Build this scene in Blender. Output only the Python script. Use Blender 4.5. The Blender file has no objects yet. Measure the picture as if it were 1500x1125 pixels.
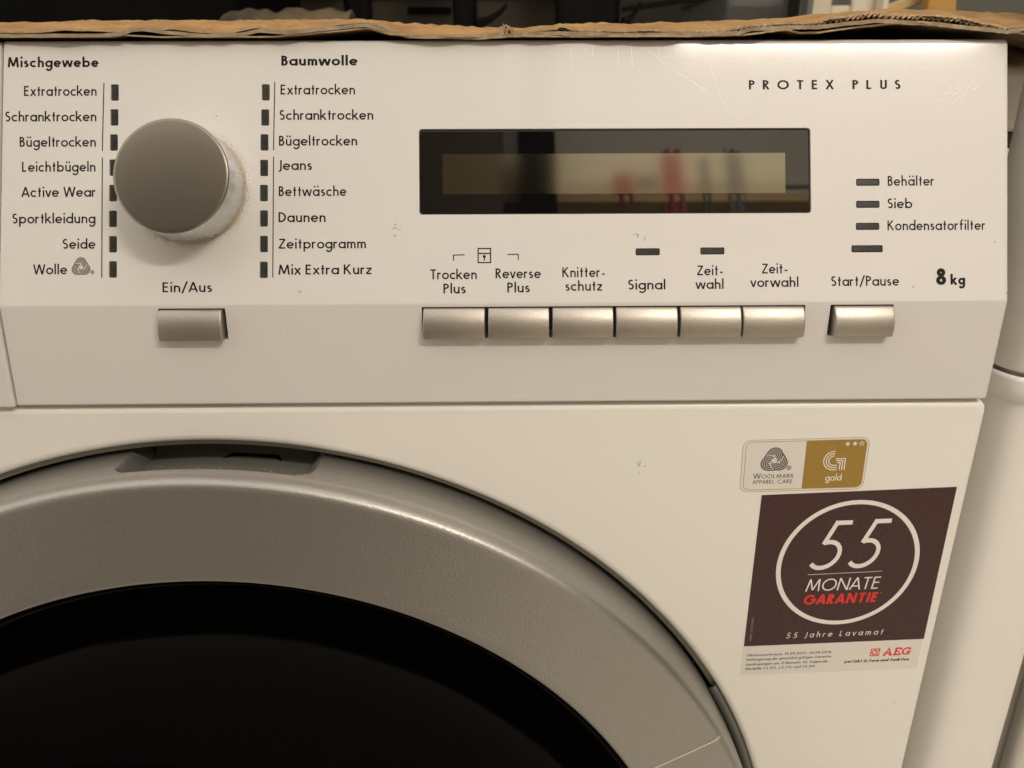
import bpy, bmesh, math, random
from mathutils import Vector, Matrix, noise as mnoise
random.seed(7)
SC = bpy.context.scene
COL = SC.collection
MM = 0.001
Z0 = 0.722                      # height of the seam under the control panel above the floor (m)

# ------------------------------------------------------------------ camera
def rx(a): return Matrix.Rotation(a, 3, 'X')
def rz(a): return Matrix.Rotation(a, 3, 'Z')
cam = bpy.data.cameras.new('camera')
cam.sensor_width = 36.0
cam.lens = 27.0
cam.clip_start = 0.01
cam.clip_end = 50
camo = bpy.data.objects.new('camera', cam); COL.objects.link(camo)
Rm = rz(math.radians(-0.70)) @ rx(math.radians(90 - 20.63)) @ rz(math.radians(-0.15))
camo.matrix_world = Matrix.Translation((0.11568, -0.26997, Z0 + 0.10946)) @ Rm.to_4x4()
cam.dof.use_dof = True
cam.dof.focus_distance = 0.295
cam.dof.aperture_fstop = 16
SC.camera = camo

# ------------------------------------------------------------------ light
w = bpy.data.worlds.new('World'); SC.world = w
w.use_nodes = True
bg = w.node_tree.nodes['Background']
bg.inputs[0].default_value = (1.0, 0.905, 0.805, 1)
bg.inputs[1].default_value = 1.38
LAMP_AT = (0.79, -0.93, 1.885); LAMP_POWER = 92      # a short lamp tube under the ceiling, built with its fitting below
SC.view_settings.view_transform = 'Standard'
SC.view_settings.look = 'None'
SC.view_settings.exposure = 0.12
SC.view_settings.gamma = 1.0

# ------------------------------------------------------------------ materials
def mat(name, col, rough=0.5, metal=0.0, ior=1.5, noise_col=None, nscale=200, bump=0, bscale=400, bdist=0.0002,
        rnoise=0, rscale=60, coat=0.0, detail=3):
    m = bpy.data.materials.new(name); m.use_nodes = True
    nt = m.node_tree; b = nt.nodes['Principled BSDF']
    b.inputs['Base Color'].default_value = (*col, 1)
    b.inputs['Roughness'].default_value = rough
    b.inputs['Metallic'].default_value = metal
    b.inputs['IOR'].default_value = ior
    if coat: b.inputs['Coat Weight'].default_value = coat; b.inputs['Coat Roughness'].default_value = 0.085
    geo = nt.nodes.new('ShaderNodeTexCoord')
    if noise_col:
        n = nt.nodes.new('ShaderNodeTexNoise'); n.inputs['Scale'].default_value = nscale; n.inputs['Detail'].default_value = detail
        nt.links.new(geo.outputs['Object'], n.inputs['Vector'])
        r = nt.nodes.new('ShaderNodeValToRGB')
        r.color_ramp.elements[0].position = 0.35; r.color_ramp.elements[1].position = 0.65
        r.color_ramp.elements[0].color = (*noise_col, 1); r.color_ramp.elements[1].color = (*col, 1)
        nt.links.new(n.outputs['Fac'], r.inputs['Fac']); nt.links.new(r.outputs['Color'], b.inputs['Base Color'])
    if rnoise:
        n = nt.nodes.new('ShaderNodeTexNoise'); n.inputs['Scale'].default_value = rscale; n.inputs['Detail'].default_value = 4
        nt.links.new(geo.outputs['Object'], n.inputs['Vector'])
        mp = nt.nodes.new('ShaderNodeMapRange'); mp.inputs[1].default_value = .3; mp.inputs[2].default_value = .7
        mp.inputs[3].default_value = max(0, rough - rnoise); mp.inputs[4].default_value = rough + rnoise
        nt.links.new(n.outputs['Fac'], mp.inputs[0]); nt.links.new(mp.outputs[0], b.inputs['Roughness'])
    if bump:
        n = nt.nodes.new('ShaderNodeTexNoise'); n.inputs['Scale'].default_value = bscale; n.inputs['Detail'].default_value = 2
        nt.links.new(geo.outputs['Object'], n.inputs['Vector'])
        bp = nt.nodes.new('ShaderNodeBump'); bp.inputs['Strength'].default_value = bump; bp.inputs['Distance'].default_value = bdist
        nt.links.new(n.outputs['Fac'], bp.inputs['Height']); nt.links.new(bp.outputs['Normal'], b.inputs['Normal'])
    return m

M = {}
M['plastic'] = mat('white_plastic', (.69, .672, .643), .30, bump=.10, bscale=900, bdist=.0001, rnoise=.02, rscale=12)
M['steel'] = mat('white_enamel', (.87, .85, .79), .33, bump=.12, bscale=500, bdist=.0001, rnoise=.02, rscale=10)
M['cavity'] = mat('cavity_plastic', (.055, .05, .045), .6)
M['ink'] = mat('black_ink', (.010, .008, .009), .5, ior=1.25)
M['led'] = mat('smoked_lens', (.022, .021, .020), .28, ior=1.38, noise_col=(.04, .039, .037), nscale=300)
M['led_green'] = mat('green_smoked_lens', (.026, .028, .023), .28, ior=1.38, noise_col=(.045, .048, .037), nscale=300)
M['silver'] = mat('silver_plastic', (.44, .405, .355), .42, metal=.8, noise_col=(.38, .35, .305), nscale=2200, bump=.25, bscale=1500, bdist=.00015)
M['ring'] = mat('grained_silver_plastic', (.38, .365, .335), .40, metal=.75, noise_col=(.33, .317, .29), nscale=2000, bump=.6, bscale=1150, bdist=.0002)
M['lip'] = mat('joint_edge_highlight', (.75, .72, .66), .35, metal=.3)  # pale colour paints the light caught along the joint
M['collar'] = mat('soiled_collar', (.46, .40, .30), .8, noise_col=(.40, .33, .23), nscale=250)
M['recess'] = mat('recess_plastic', (.20, .195, .165), .5)
M['grip'] = mat('grip_plastic', (.125, .12, .10), .5, bump=.2, bscale=900)
M['glass'] = mat('black_door_glass', (.002, .0016, .0016), .06, ior=1.065)
M['display'] = mat('display_cover', (.004, .004, .004), .02, ior=1.75)
M['lcd'] = mat('lcd_film', (.265, .25, .20), .075, metal=1.0)
M['knob_side'] = mat('knob_chrome', (.60, .61, .61), .28, metal=.8, rnoise=.08, rscale=120)
M['dirt'] = mat('dust_speck', (.20, .15, .09), .9)
M['fluff'] = mat('grey_smudge', (.42, .40, .37), .9)
M['scratch'] = mat('scratch', (.88, .87, .85), .5)  # real scratches; their pale colour stands in for the glint
M['paper'] = mat('sticker_paper', (.78, .75, .69), .42)
M['paperclear'] = mat('sticker_border', (.80, .76, .68), .3)
M['brown'] = mat('brown_print', (.058, .026, .024), .35, ior=1.32, noise_col=(.070, .036, .036), nscale=700)
M['gold'] = mat('gold_print', (.36, .225, .035), .38, noise_col=(.33, .205, .033), nscale=600)
M['goldline'] = mat('gold_line_print', (.36, .25, .10), .4)
M['white_ink'] = mat('white_ink', (.85, .82, .77), .45)
M['red_ink'] = mat('red_ink', (.72, .028, .018), .45)
M['pale_ink'] = mat('pale_ink', (.34, .27, .26), .5)
M['card'] = mat('cardboard', (.40, .232, .085), .85, noise_col=(.27, .145, .048), nscale=75, bump=.4, bscale=500)
M['card_dark'] = mat('cardboard_inner', (.22, .135, .065), .9, noise_col=(.15, .09, .042), nscale=80, bump=.4, bscale=400)
M['card_liner'] = mat('cardboard_liner_edge', (.46, .37, .255), .9, noise_col=(.30, .22, .13), nscale=160, bump=.5, bscale=500)
M['card_edge'] = mat('cardboard_torn_edge', (.62, .47, .29), .95, noise_col=(.48, .34, .19), nscale=700, bump=.6, bscale=900)
M['black'] = mat('black_plastic', (.003, .003, .003), .7, ior=1.12)
M['black_metal'] = mat('black_metal', (.004, .004, .003), .6, ior=1.15)
M['olive'] = mat('olive_plastic', (.042, .031, .012), .45, noise_col=(.018, .013, .006), nscale=14)
M['tan'] = mat('tan_cloth', (.115, .080, .038), .9, noise_col=(.03, .026, .012), nscale=22)
M['greybin'] = mat('grey_plastic', (.11, .11, .10), .5)
M['cream'] = mat('cream_plastic', (.60, .54, .42), .4)
M['wood'] = mat('tan_wood', (.52, .36, .16), .6, noise_col=(.45, .30, .12), nscale=20)
M['orange'] = mat('ochre_board', (.42, .23, .05), .6)
M['greygreen'] = mat('grey_green_board', (.085, .088, .07), .6)
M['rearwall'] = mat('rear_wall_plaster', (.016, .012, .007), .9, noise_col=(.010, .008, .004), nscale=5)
M['pipe'] = mat('white_pipe_paint', (.86, .84, .79), .35, bump=.1, bscale=150)
M['pipe_grey'] = mat('grey_pipe_plastic', (.84, .81, .75), .4)
M['cabinet'] = mat('cabinet_paint', (.66, .63, .57), .4)
M['room'] = mat('room_plaster', (.74, .69, .58), .9, noise_col=(.68, .63, .52), nscale=3)
M['floor'] = mat('floor_tiles', (.74, .70, .63), .7, noise_col=(.66, .62, .55), nscale=9)
M['veneer'] = mat('brown_veneer', (.115, .085, .045), .5, noise_col=(.09, .065, .035), nscale=6)
M['redcloth'] = mat('red_cloth', (.30, .045, .05), .9, noise_col=(.36, .13, .13), nscale=9)
M['greycloth'] = mat('grey_cloth', (.14, .14, .14), .9)

# grime ring round the knob in the panel plastic: a stain, placed by distance from the knob axis
ya, za, yt, zt = 1.0, 38.66, 35.63, 128.15
TL = math.hypot(yt - ya, zt - za)
T = Vector((0, (yt - ya) / TL, (zt - za) / TL)); N = Vector((0, -T.z, T.y)); A0 = Vector((0, ya, za))
def PP(u, s, h=0.0):            # panel coordinates (mm) -> model mm
    return Vector((u, 0, 0)) + A0 + T * s + N * h
KN = (2.85, 42.5)
def grime(m):
    nt = m.node_tree; b = nt.nodes['Principled BSDF']
    tc = nt.nodes.new('ShaderNodeNewGeometry')
    k = (PP(*KN)) * MM + Vector((0, 0, Z0))
    sub = nt.nodes.new('ShaderNodeVectorMath'); sub.operation = 'SUBTRACT'; sub.inputs[1].default_value = k
    nt.links.new(tc.outputs['Position'], sub.inputs[0])
    cr = nt.nodes.new('ShaderNodeVectorMath'); cr.operation = 'CROSS_PRODUCT'; cr.inputs[1].default_value = N
    nt.links.new(sub.outputs[0], cr.inputs[0])
    ln = nt.nodes.new('ShaderNodeVectorMath'); ln.operation = 'LENGTH'
    nt.links.new(cr.outputs[0], ln.inputs[0])
    ns = nt.nodes.new('ShaderNodeTexNoise'); ns.inputs['Scale'].default_value = 1500; ns.inputs['Detail'].default_value = 4
    nt.links.new(tc.outputs['Position'], ns.inputs['Vector'])
    ns2 = nt.nodes.new('ShaderNodeTexNoise'); ns2.inputs['Scale'].default_value = 130
    nt.links.new(tc.outputs['Position'], ns2.inputs['Vector'])
    mr = nt.nodes.new('ShaderNodeMapRange'); mr.inputs[1].default_value = .0199; mr.inputs[2].default_value = .0238
    mr.inputs[3].default_value = 1.0; mr.inputs[4].default_value = 0.0
    nt.links.new(ln.outputs['Value'], mr.inputs[0])
    pw = nt.nodes.new('ShaderNodeMath'); pw.operation = 'POWER'; pw.inputs[1].default_value = 1.6
    nt.links.new(mr.outputs[0], pw.inputs[0])
    mul = nt.nodes.new('ShaderNodeMath'); mul.operation = 'MULTIPLY'
    nt.links.new(pw.outputs[0], mul.inputs[0])
    rr = nt.nodes.new('ShaderNodeMapRange'); rr.inputs[1].default_value = .42; rr.inputs[2].default_value = .62
    nt.links.new(ns.outputs['Fac'], rr.inputs[0])
    add = nt.nodes.new('ShaderNodeMath'); add.operation = 'MULTIPLY'
    r2 = nt.nodes.new('ShaderNodeMapRange'); r2.inputs[1].default_value = .35; r2.inputs[2].default_value = .7; r2.inputs[3].default_value = .4; r2.inputs[4].default_value = 1.5
    nt.links.new(ns2.outputs['Fac'], r2.inputs[0])
    nt.links.new(rr.outputs[0], add.inputs[0]); nt.links.new(r2.outputs[0], add.inputs[1])
    nt.links.new(add.outputs[0], mul.inputs[1]); mul.use_clamp = True
    mx = nt.nodes.new('ShaderNodeMix'); mx.data_type = 'RGBA'
    mx.inputs[6].default_value = b.inputs['Base Color'].default_value
    mx.inputs[7].default_value = (.42, .33, .19, 1)
    nt.links.new(mul.outputs[0], mx.inputs[0]); nt.links.new(mx.outputs[2], b.inputs['Base Color'])
M['panel'] = mat('control_panel_plastic', (.69, .672, .643), .48, coat=.75, bump=.06, bscale=900, bdist=.0001)
grime(M['panel'])
M['panel'].node_tree.nodes['Principled BSDF'].inputs['Specular IOR Level'].default_value = .22
# brushed knob face
def knobface():
    m = mat('brushed_knob_face', (.255, .23, .19), .34, metal=.9)
    nt = m.node_tree; b = nt.nodes['Principled BSDF']
    tc = nt.nodes.new('ShaderNodeTexCoord'); mp = nt.nodes.new('ShaderNodeMapping'); mp.inputs['Scale'].default_value = (1, 40, 40)
    nt.links.new(tc.outputs['Object'], mp.inputs['Vector'])
    n = nt.nodes.new('ShaderNodeTexNoise'); n.inputs['Scale'].default_value = 60; n.inputs['Detail'].default_value = 5
    nt.links.new(mp.outputs[0], n.inputs['Vector'])
    r = nt.nodes.new('ShaderNodeMapRange'); r.inputs[3].default_value = .31; r.inputs[4].default_value = .37
    nt.links.new(n.outputs['Fac'], r.inputs[0]); nt.links.new(r.outputs[0], b.inputs['Roughness'])
    bp = nt.nodes.new('ShaderNodeBump'); bp.inputs['Strength'].default_value = .02; bp.inputs['Distance'].default_value = .0001
    nt.links.new(n.outputs['Fac'], bp.inputs['Height']); nt.links.new(bp.outputs['Normal'], b.inputs['Normal'])
    return m
M['knob_face'] = knobface()

# ------------------------------------------------------------------ object helpers
WL = {}
def root(name, loc, label, cat, group=None, kind=None):
    o = bpy.data.objects.new(name, None); COL.objects.link(o)
    o.location = loc; o.empty_display_size = .02
    tag(o, label, cat, group, kind); WL[o.name] = Vector(loc); return o
def tag(o, label=None, cat=None, group=None, kind=None):
    if label: o['label'] = label
    if cat: o['category'] = cat
    if group: o['group'] = group
    if kind: o['kind'] = kind
    return o
class MB:
    def __init__(s): s.v = []; s.f = []; s.sm = []
    def add(s, vs, fs, smooth=False):
        b = len(s.v); s.v += [Vector(x) for x in vs]
        for f in fs: s.f.append([i + b for i in f]); s.sm.append(smooth)
    def quadgrid(s, rows, closed_u=False, closed_v=False, smooth=True, flip=False):
        n = len(rows[0]); vs = [p for r in rows for p in r]; fs = []
        R = len(rows)
        for i in range(R if closed_v else R - 1):
            for j in range(n if closed_u else n - 1):
                a, b = i * n + j, i * n + (j + 1) % n
                c, d = ((i + 1) % R) * n + (j + 1) % n, ((i + 1) % R) * n + j
                fs.append([d, c, b, a] if flip else [a, b, c, d])
        s.add(vs, fs, smooth)
    def box(s, x0, x1, y0, y1, z0, z1):
        vs = [(x, y, z) for x in (x0, x1) for y in (y0, y1) for z in (z0, z1)]
        s.add(vs, [[0, 1, 3, 2], [4, 6, 7, 5], [0, 4, 5, 1], [2, 3, 7, 6], [0, 2, 6, 4], [1, 5, 7, 3]])
    def fbox(s, fr, u0, u1, s0, s1, h0, h1):
        vs = [fr(x, y, z) for x in (u0, u1) for y in (s0, s1) for z in (h0, h1)]
        s.add(vs, [[0, 1, 3, 2], [4, 6, 7, 5], [0, 4, 5, 1], [2, 3, 7, 6], [0, 2, 6, 4], [1, 5, 7, 3]])
    def build(s, name, m, parent=None, world=False, bevel=0, segs=2, angle=None, recalc=True, **tg):
        """vertices in model mm (or metres when world=True); origin at the centre"""
        P = [v.copy() if world else v * MM + Vector((0, 0, Z0)) for v in s.v]
        lo = Vector([min(p[i] for p in P) for i in range(3)]); hi = Vector([max(p[i] for p in P) for i in range(3)])
        org = (lo + hi) / 2
        me = bpy.data.meshes.new(name)
        me.from_pydata([p - org for p in P], [], s.f)
        for i, p in enumerate(me.polygons): p.use_smooth = s.sm[i]
        if recalc or bevel:
            bm = bmesh.new(); bm.from_mesh(me)
            bmesh.ops.remove_doubles(bm, verts=bm.verts, dist=1e-7)
            if recalc: bmesh.ops.recalc_face_normals(bm, faces=bm.faces)
            if bevel:
                es = [e for e in bm.edges if len(e.link_faces) == 2 and e.calc_face_angle(0) > .5]
                r = bmesh.ops.bevel(bm, geom=es, offset=bevel * (1 if world else MM), segments=segs, affect='EDGES', profile=.5)
                for f in r['faces']: f.smooth = True
            if angle is not None:
                for f in bm.faces: f.smooth = True
                for e in bm.edges: e.smooth = not (len(e.link_faces) != 2 or e.calc_face_angle(0) > math.radians(angle))
            bm.to_mesh(me); bm.free()
        me.materials.append(m)
        o = bpy.data.objects.new(name, me); COL.objects.link(o)
        o.location = org - (WL[parent.name] if parent else Vector((0, 0, 0)))
        if parent: o.parent = parent
        WL[o.name] = org
        tag(o, **tg); return o

def rbox(fr, u0, u1, s0, s1, h0, h1, r, seg=4, edge=0.0):
    """closed plate with rounded corners in frame fr, small rounded front edge"""
    mb = MB()
    def ring(d, h):
        pts = []
        rr = max(r - d, .01)
        for cx, cy, a in ((u1 - r, s1 - r, 0), (u0 + r, s1 - r, 90), (u0 + r, s0 + r, 180), (u1 - r, s0 + r, 270)):
            for k in range(seg + 1):
                t = math.radians(a + 90 * k / seg); pts.append(fr(cx + rr * math.cos(t), cy + rr * math.sin(t), h))
        return pts
    rings = [ring(0, h0)]
    if edge:
        for k in range(4):
            t = math.radians(30 * k); rings.append(ring(edge * (1 - math.cos(t)), h1 - edge * (1 - math.sin(t))))
    else: rings.append(ring(0, h1))
    mb.quadgrid(rings, closed_u=True, smooth=False)
    n = len(rings[0]); b = len(mb.v) - n
    mb.f.append(list(range(b, b + n))); mb.sm.append(False)
    mb.f.append(list(range(0, n))[::-1]); mb.sm.append(False)
    return mb

# ------------------------------------------------------------------ lettering: a geometric stroke face
def arc(cx, cy, ax, ay, a0, a1, n=None):
    n = n or max(4, int(abs(a1 - a0) / 15))
    return [(cx + ax * math.cos(math.radians(a0 + (a1 - a0) * k / n)), cy + ay * math.sin(math.radians(a0 + (a1 - a0) * k / n))) for k in range(n + 1)]
def glyph(c, w):
    """strokes of one letter: capital height 1, x-height .67; w = stroke weight"""
    q = w / 2; h = .67; r = h / 2 - q; m = h / 2; t = 1 - q; asc = 1.06
    bowl = arc(m, m, r, r, 0, 360, 28); L = q; R = h - q
    dots = lambda *xs: [[(x, .86), (x, .86 + max(w * 1.15, .13))] for x in xs]
    if c == 'ä': return glyph('a', w) + dots(.17, .50)
    if c == 'ü': return glyph('u', w) + dots(.15, .40)
    def S(x, y, W, H):            # two bowls of an s
        rx_ = W / 2 - q; r1 = H * .24 - q / 2; r2 = H * .26 - q / 2
        c2 = y + q + r2; c1 = y + H - q - r1
        return [arc(x + W / 2, c1, rx_ * .92, r1, 38, 270, 14) + arc(x + W / 2, c2, rx_, r2, 90, -145, 14)[1:]]
    G = {
     'a': [bowl, [(R, h), (R, 0)]], 'b': [bowl, [(L, asc), (L, 0)]], 'c': [arc(m, m, r, r, 48, 312)],
     'd': [bowl, [(R, asc), (R, 0)]], 'e': [[(L, m), (R, m)], arc(m, m, r, r, 0, 318)],
     'f': [[(.14, 0), (.14, .82)] + arc(.32, .83, .18, .20, 180, 85)[1:], [(0, h - q), (.32, h - q)]],
     'g': [bowl, [(R, h), (R, .02)] + arc(m, .02, r, .31, 0, -148)[1:]],
     'h': [[(L, asc), (L, 0)], arc(.27, h - .27, .27 - q, .27 - q, 180, 0) + [(.54 - q, 0)]],
     'i': [[(q, h), (q, 0)]] + dots(q), 'j': [[(q, h), (q, -.3)]] + dots(q),
     'k': [[(L, asc), (L, 0)], [(.50, h), (L + .02, .27)], [(.20, .42), (.55, 0)]], 'l': [[(q, asc), (q, 0)]],
     'm': [[(L, h), (L, 0)], arc(.235, h - .235, .235 - q, .235 - q, 180, 0) + [(.47 - q, 0)],
           arc(.705 - w, h - .235, .235 - q, .235 - q, 180, 0) + [(.94 - w - q, 0)]],
     'n': [[(L, h), (L, 0)], arc(.27, h - .27, .27 - q, .27 - q, 180, 0) + [(.54 - q, 0)]],
     'o': [bowl], 'p': [bowl, [(L, h), (L, -.32)]], 'q': [bowl, [(R, h), (R, -.32)]],
     'r': [[(L, h), (L, 0)], arc(.24, h - .24, .24 - q, .24 - q, 180, 55)],
     's': S(0, 0, .42, h), 't': [[(.14, .93), (.14, 0)], [(0, h - q), (.28, h - q)]],
     'u': [[(L, h), (L, .27)] + arc(.27, .27, .27 - q, .27 - q, 180, 360)[1:], [(.54 - q, h), (.54 - q, 0)]],
     'v': [[(q * .5, h), (.26, 0), (.52 - q * .5, h)]], 'x': [[(.02, h), (.48, 0)], [(.47, h), (0, 0)]],
     'w': [[(q * .5, h), (.22, 0), (.45, h), (.68, 0), (.9 - q * .5, h)]],
     'z': [[(0.02, h - q), (.44, h - q), (.02, q), (.46, q)]], 'y': [[(0, h), (.26, .02)], [(.5, h), (.12, -.32)]],
     'A': [[(q * .5, 0), (.37, 1.0), (.74 - q * .5, 0)], [(.14, .30), (.60, .30)]],
     'B': [[(q, 1), (q, 0)], [(q, t), (.2, t)] + arc(.2, .755, .22 - q * .6, .245 - q, 90, -90)[1:-1] + [(.2, .53), (q, .53)],
           [(.2, .53)] + arc(.24, .265 + q * .5, .27 - q, .265 - q * .5, 90, -90) + [(q, q)]],
     'C': [arc(.48, .5, .5 - q, .5 - q, 42, 318)], 'D': [[(q, 1), (q, 0)], [(q, t), (.17, t)] + arc(.17, .5, .5 - q, .5 - q, 90, -90) + [(q, q)]],
     'E': [[(q, 1), (q, 0)], [(q, t), (.46, t)], [(q, .53), (.44, .53)], [(q, q), (.46, q)]],
     'F': [[(q, 1), (q, 0)], [(q, t), (.46, t)], [(q, .52), (.42, .52)]],
     'G': [arc(.5, .5, .5 - q, .5 - q, 42, 360) + [(.56, .5)]], 'H': [[(q, 1), (q, 0)], [(.62, 1), (.62, 0)], [(q, .53), (.62, .53)]],
     'I': [[(q, 1), (q, 0)]], 'J': [[(.26, 1), (.26, .1)] + arc(.06, .08, .2, .2, 0, -95)[1:]],
     'K': [[(q, 1), (q, 0)], [(.54, 1), (q + .02, .46)], [(.2, .60), (.60, 0)]], 'L': [[(q, 1), (q, 0)], [(q, q), (.42, q)]],
     'M': [[(q * .6, 0), (.15, 1), (.46, .10), (.77, 1), (.92 - q * .6, 0)]], 'N': [[(q, 0), (q, 1.0), (.70, 0.0), (.70, 1)]],
     'O': [arc(.5, .5, .5 - q, .5 - q, 0, 360, 32)],
     'P': [[(q, 1), (q, 0)], [(q, t), (.2, t)] + arc(.2, .73, .27 - q * .6, .27 - q, 90, -90)[1:] + [(q, .46 + q)]],
     'R': [[(q, 1), (q, 0)], [(q, t), (.2, t)] + arc(.2, .73, .27 - q * .6, .27 - q, 90, -90)[1:] + [(q, .46 + q)], [(.2, .48), (.50, 0)]],
     'S': S(0, 0, .50, 1), 'T': [[(0, t), (.54, t)], [(.27, t), (.27, 0)]],
     'U': [[(q, 1), (q, .29)] + arc(.29, .29, .29 - q, .29 - q, 180, 360)[1:] + [(.58 - q, 1)]],
     'V': [[(0, 1), (.29, 0), (.58, 1)]], 'W': [[(q * .5, 1), (.27, 0), (.54, 1), (.81, 0), (1.08 - q * .5, 1)]],
     'X': [[(.02, 1), (.56, 0)], [(.54, 1), (0, 0)]], 'Y': [[(0, 1), (.27, .5), (.54, 1)], [(.27, .5), (.27, 0)]],
     'Z': [[(.03, t), (.54, t), (.03, q), (.58, q)]],
     '0': [arc(.27, .5, .27 - q, .5 - q, 0, 360, 28)], '1': [[(0, .82), (.2, 1), (.2, 0)]],
     '2': [arc(.26, .73, .26 - q, .27 - q, 175, -35, 12) + [(.04, q), (.54, q)]],
     '3': [arc(.25, .755, .22 - q, .245 - q, 160, -90, 14), arc(.25, .275, .26 - q, .275 - q, 90, -155, 14)],
     '4': [[(.42, 0), (.42, 1), (.02, .24), (.58, .24)]],
     '5': [[(.50, t), (.19, t), (.085, .53)], arc(.20, .31, .33 - q, .31 - q, 112, -140, 16)],
     '6': [arc(.29, .3, .29 - q, .3 - q, 0, 360, 24), [(.44, 1), (.06, .42)]], '7': [[(0, t), (.5, t), (.15, 0)]],
     '8': [arc(.27, .755, .21 - q * .8, .245 - q * .8, 0, 360, 20), arc(.27, .27, .27 - q, .27 - q * .8, 0, 360, 24)],
     '9': [arc(.29, .7, .29 - q, .3 - q, 0, 360, 24), [(.14, 0), (.52, .58)]],
     '-': [[(0, .30), (.27, .30)]], '–': [[(0, .30), (.5, .30)]], '/': [[(0, -.12), (.42, 1.08)]],
     '.': [[(q, 0), (q, max(w, .13))]], ',': [[(q, .12), (0, -.14)]], ':': [[(q, 0), (q, .13)], [(q, .5), (q, .63)]],
     '*': [[(.0, .8), (.28, .8)], [(.07, .68), (.21, .92)], [(.21, .68), (.07, .92)]],
     '®': [arc(.5, .5, .45, .45, 0, 360, 20), [(.36, .26), (.36, .74)], [(.36, .72), (.5, .72)] + arc(.5, .6, .12, .12, 90, -90)[1:] + [(.36, .48)], [(.5, .48), (.64, .26)]],
    }
    return G[c]
DIAG = set('AVWXYvwxkzZTy/')
ROUNDS = set('aceodgöCOGQ')
def ribbon(pts, w, miter=2.6):
    closed = len(pts) > 3 and math.dist(pts[0], pts[-1]) < 1e-6
    P = [Vector(p) for p in (pts[:-1] if closed else pts)]
    n = len(P); lft, rgt = [], []
    for i in range(n):
        a = P[i - 1] if (i > 0 or closed) else None
        b = P[(i + 1) % n] if (i < n - 1 or closed) else None
        d1 = (P[i] - a).normalized() if a is not None else None
        d2 = (b - P[i]).normalized() if b is not None else None
        if d1 is None: d1 = d2
        if d2 is None: d2 = d1
        n1 = Vector((-d1.y, d1.x)); n2 = Vector((-d2.y, d2.x)); mv = n1 + n2
        if mv.length < 1e-6: mv = n1.copy()
        mv.normalize(); k = min(1 / max(mv.dot(n1), .05), miter)
        lft.append(P[i] + mv * k * w / 2); rgt.append(P[i] - mv * k * w / 2)
    vs = lft + rgt
    fs = [[i, n + i, n + (i + 1) % n, (i + 1) % n] for i in range(n if closed else n - 1)]
    return vs, fs
def text_strokes(s, wt, track=0.0, space=.36):
    out = []; x = 0; prev = None
    for c in s:
        if c == ' ': x += space + 2.2 * track; prev = None; continue
        g = glyph(c, wt)
        xs = [p[0] for st in g for p in st]
        lo_, hi_ = min(xs) - wt / 2, max(xs) + wt / 2
        sb = .012 if c in DIAG else (.038 if c in ROUNDS else .066)
        if c in 'tfr': sb = .026
        if prev is not None: x += sb + track
        out += [[(p[0] - lo_ + x, p[1]) for p in st] for st in g]
        x += hi_ - lo_ + sb; prev = c
    return out
def put_strokes(strokes, w, fr, h0=.035, dh=.006, mb=None, miter=2.6):
    mb = mb or MB()
    for i, st in enumerate(strokes):
        vs, fs = ribbon(st, w, miter)
        mb.add([fr(v.x, v.y, h0 + dh * (i % 4)) for v in vs], fs)
    return mb
def split_sharp(strokes, w):
    out = []
    for st in strokes:
        if len(st) > 3 and math.dist(st[0], st[-1]) < 1e-6 and len(st) > 12: out.append(st); continue
        cur = [Vector(st[0])]
        for i in range(1, len(st)):
            p = Vector(st[i]); cur.append(p)
            if i < len(st) - 1:
                d1 = (p - Vector(st[i - 1])).normalized(); d2 = (Vector(st[i + 1]) - p).normalized()
                turn = math.degrees(math.acos(max(-1, min(1, d1.dot(d2)))))
                if turn > 50:
                    ext = w / 2 * math.tan(math.radians(turn / 2)) if turn < 105 else (w * .12 if turn < 140 else 0)
                    cur[-1] = p + d1 * ext; out.append([tuple(q) for q in cur]); cur = [p - d2 * ext]
        out.append([tuple(q) for q in cur])
    return out
def text(s, x0, x1, base, cap, wt, fr, m, parent, slant=0.0, track=0.0, h0=.035, rise=0.0, name='lettering', mb=None, clip=None, **tg):
    st = split_sharp(text_strokes(s, wt, track), wt)
    if slant: st = [[(p[0] + slant * p[1], p[1]) for p in q_] for q_ in st]
    xs = []
    for q_ in st:
        vs, _ = ribbon(q_, wt); xs += [v.x for v in vs]
    a, b = min(xs), max(xs); k = (x1 - x0) / (b - a)
    f2 = lambda x, y, h: fr(x0 + (x - a) * k, base + y * cap + rise * (x - a) * k, h)
    if mb is not None: return put_strokes(st, wt, f2, h0, mb=mb)
    return put_strokes(st, wt, f2, h0).build(name, m, parent, recalc=False, **tg)

# wool skein emblem: three interlaced bands of five curved lines
def skein(R, cx, cy):
    """three interlaced bands of five lines: round a corner, then straight on under the next band"""
    d = R * .46; out = []
    cs = [Vector((d * math.cos(math.radians(90 + 120 * k)), d * math.sin(math.radians(90 + 120 * k)))) for k in range(3)]
    for k in range(3):
        th = 90 + 120 * k; nx = cs[(k + 1) % 3]; pv = cs[(k + 2) % 3]
        for i in range(4):
            r = R * (.115 + .145 * i)
            P = [cs[k] + Vector((math.cos(math.radians(th + a)), math.sin(math.radians(th + a)))) * r for a in range(-176, 61, 4)]
            td = Vector((math.cos(math.radians(th + 150)), math.sin(math.radians(th + 150))))
            P += [P[-1] + td * R * .85 * j / 16 for j in range(1, 17)]
            run = []
            for p in P:
                lim = R * .65 if i < 3 else R * .60
                if (p - nx).length > lim: run.append((p.x + cx, p.y + cy))
                elif run: break
            if len(run) > 2: out.append(run)
    return out

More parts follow.
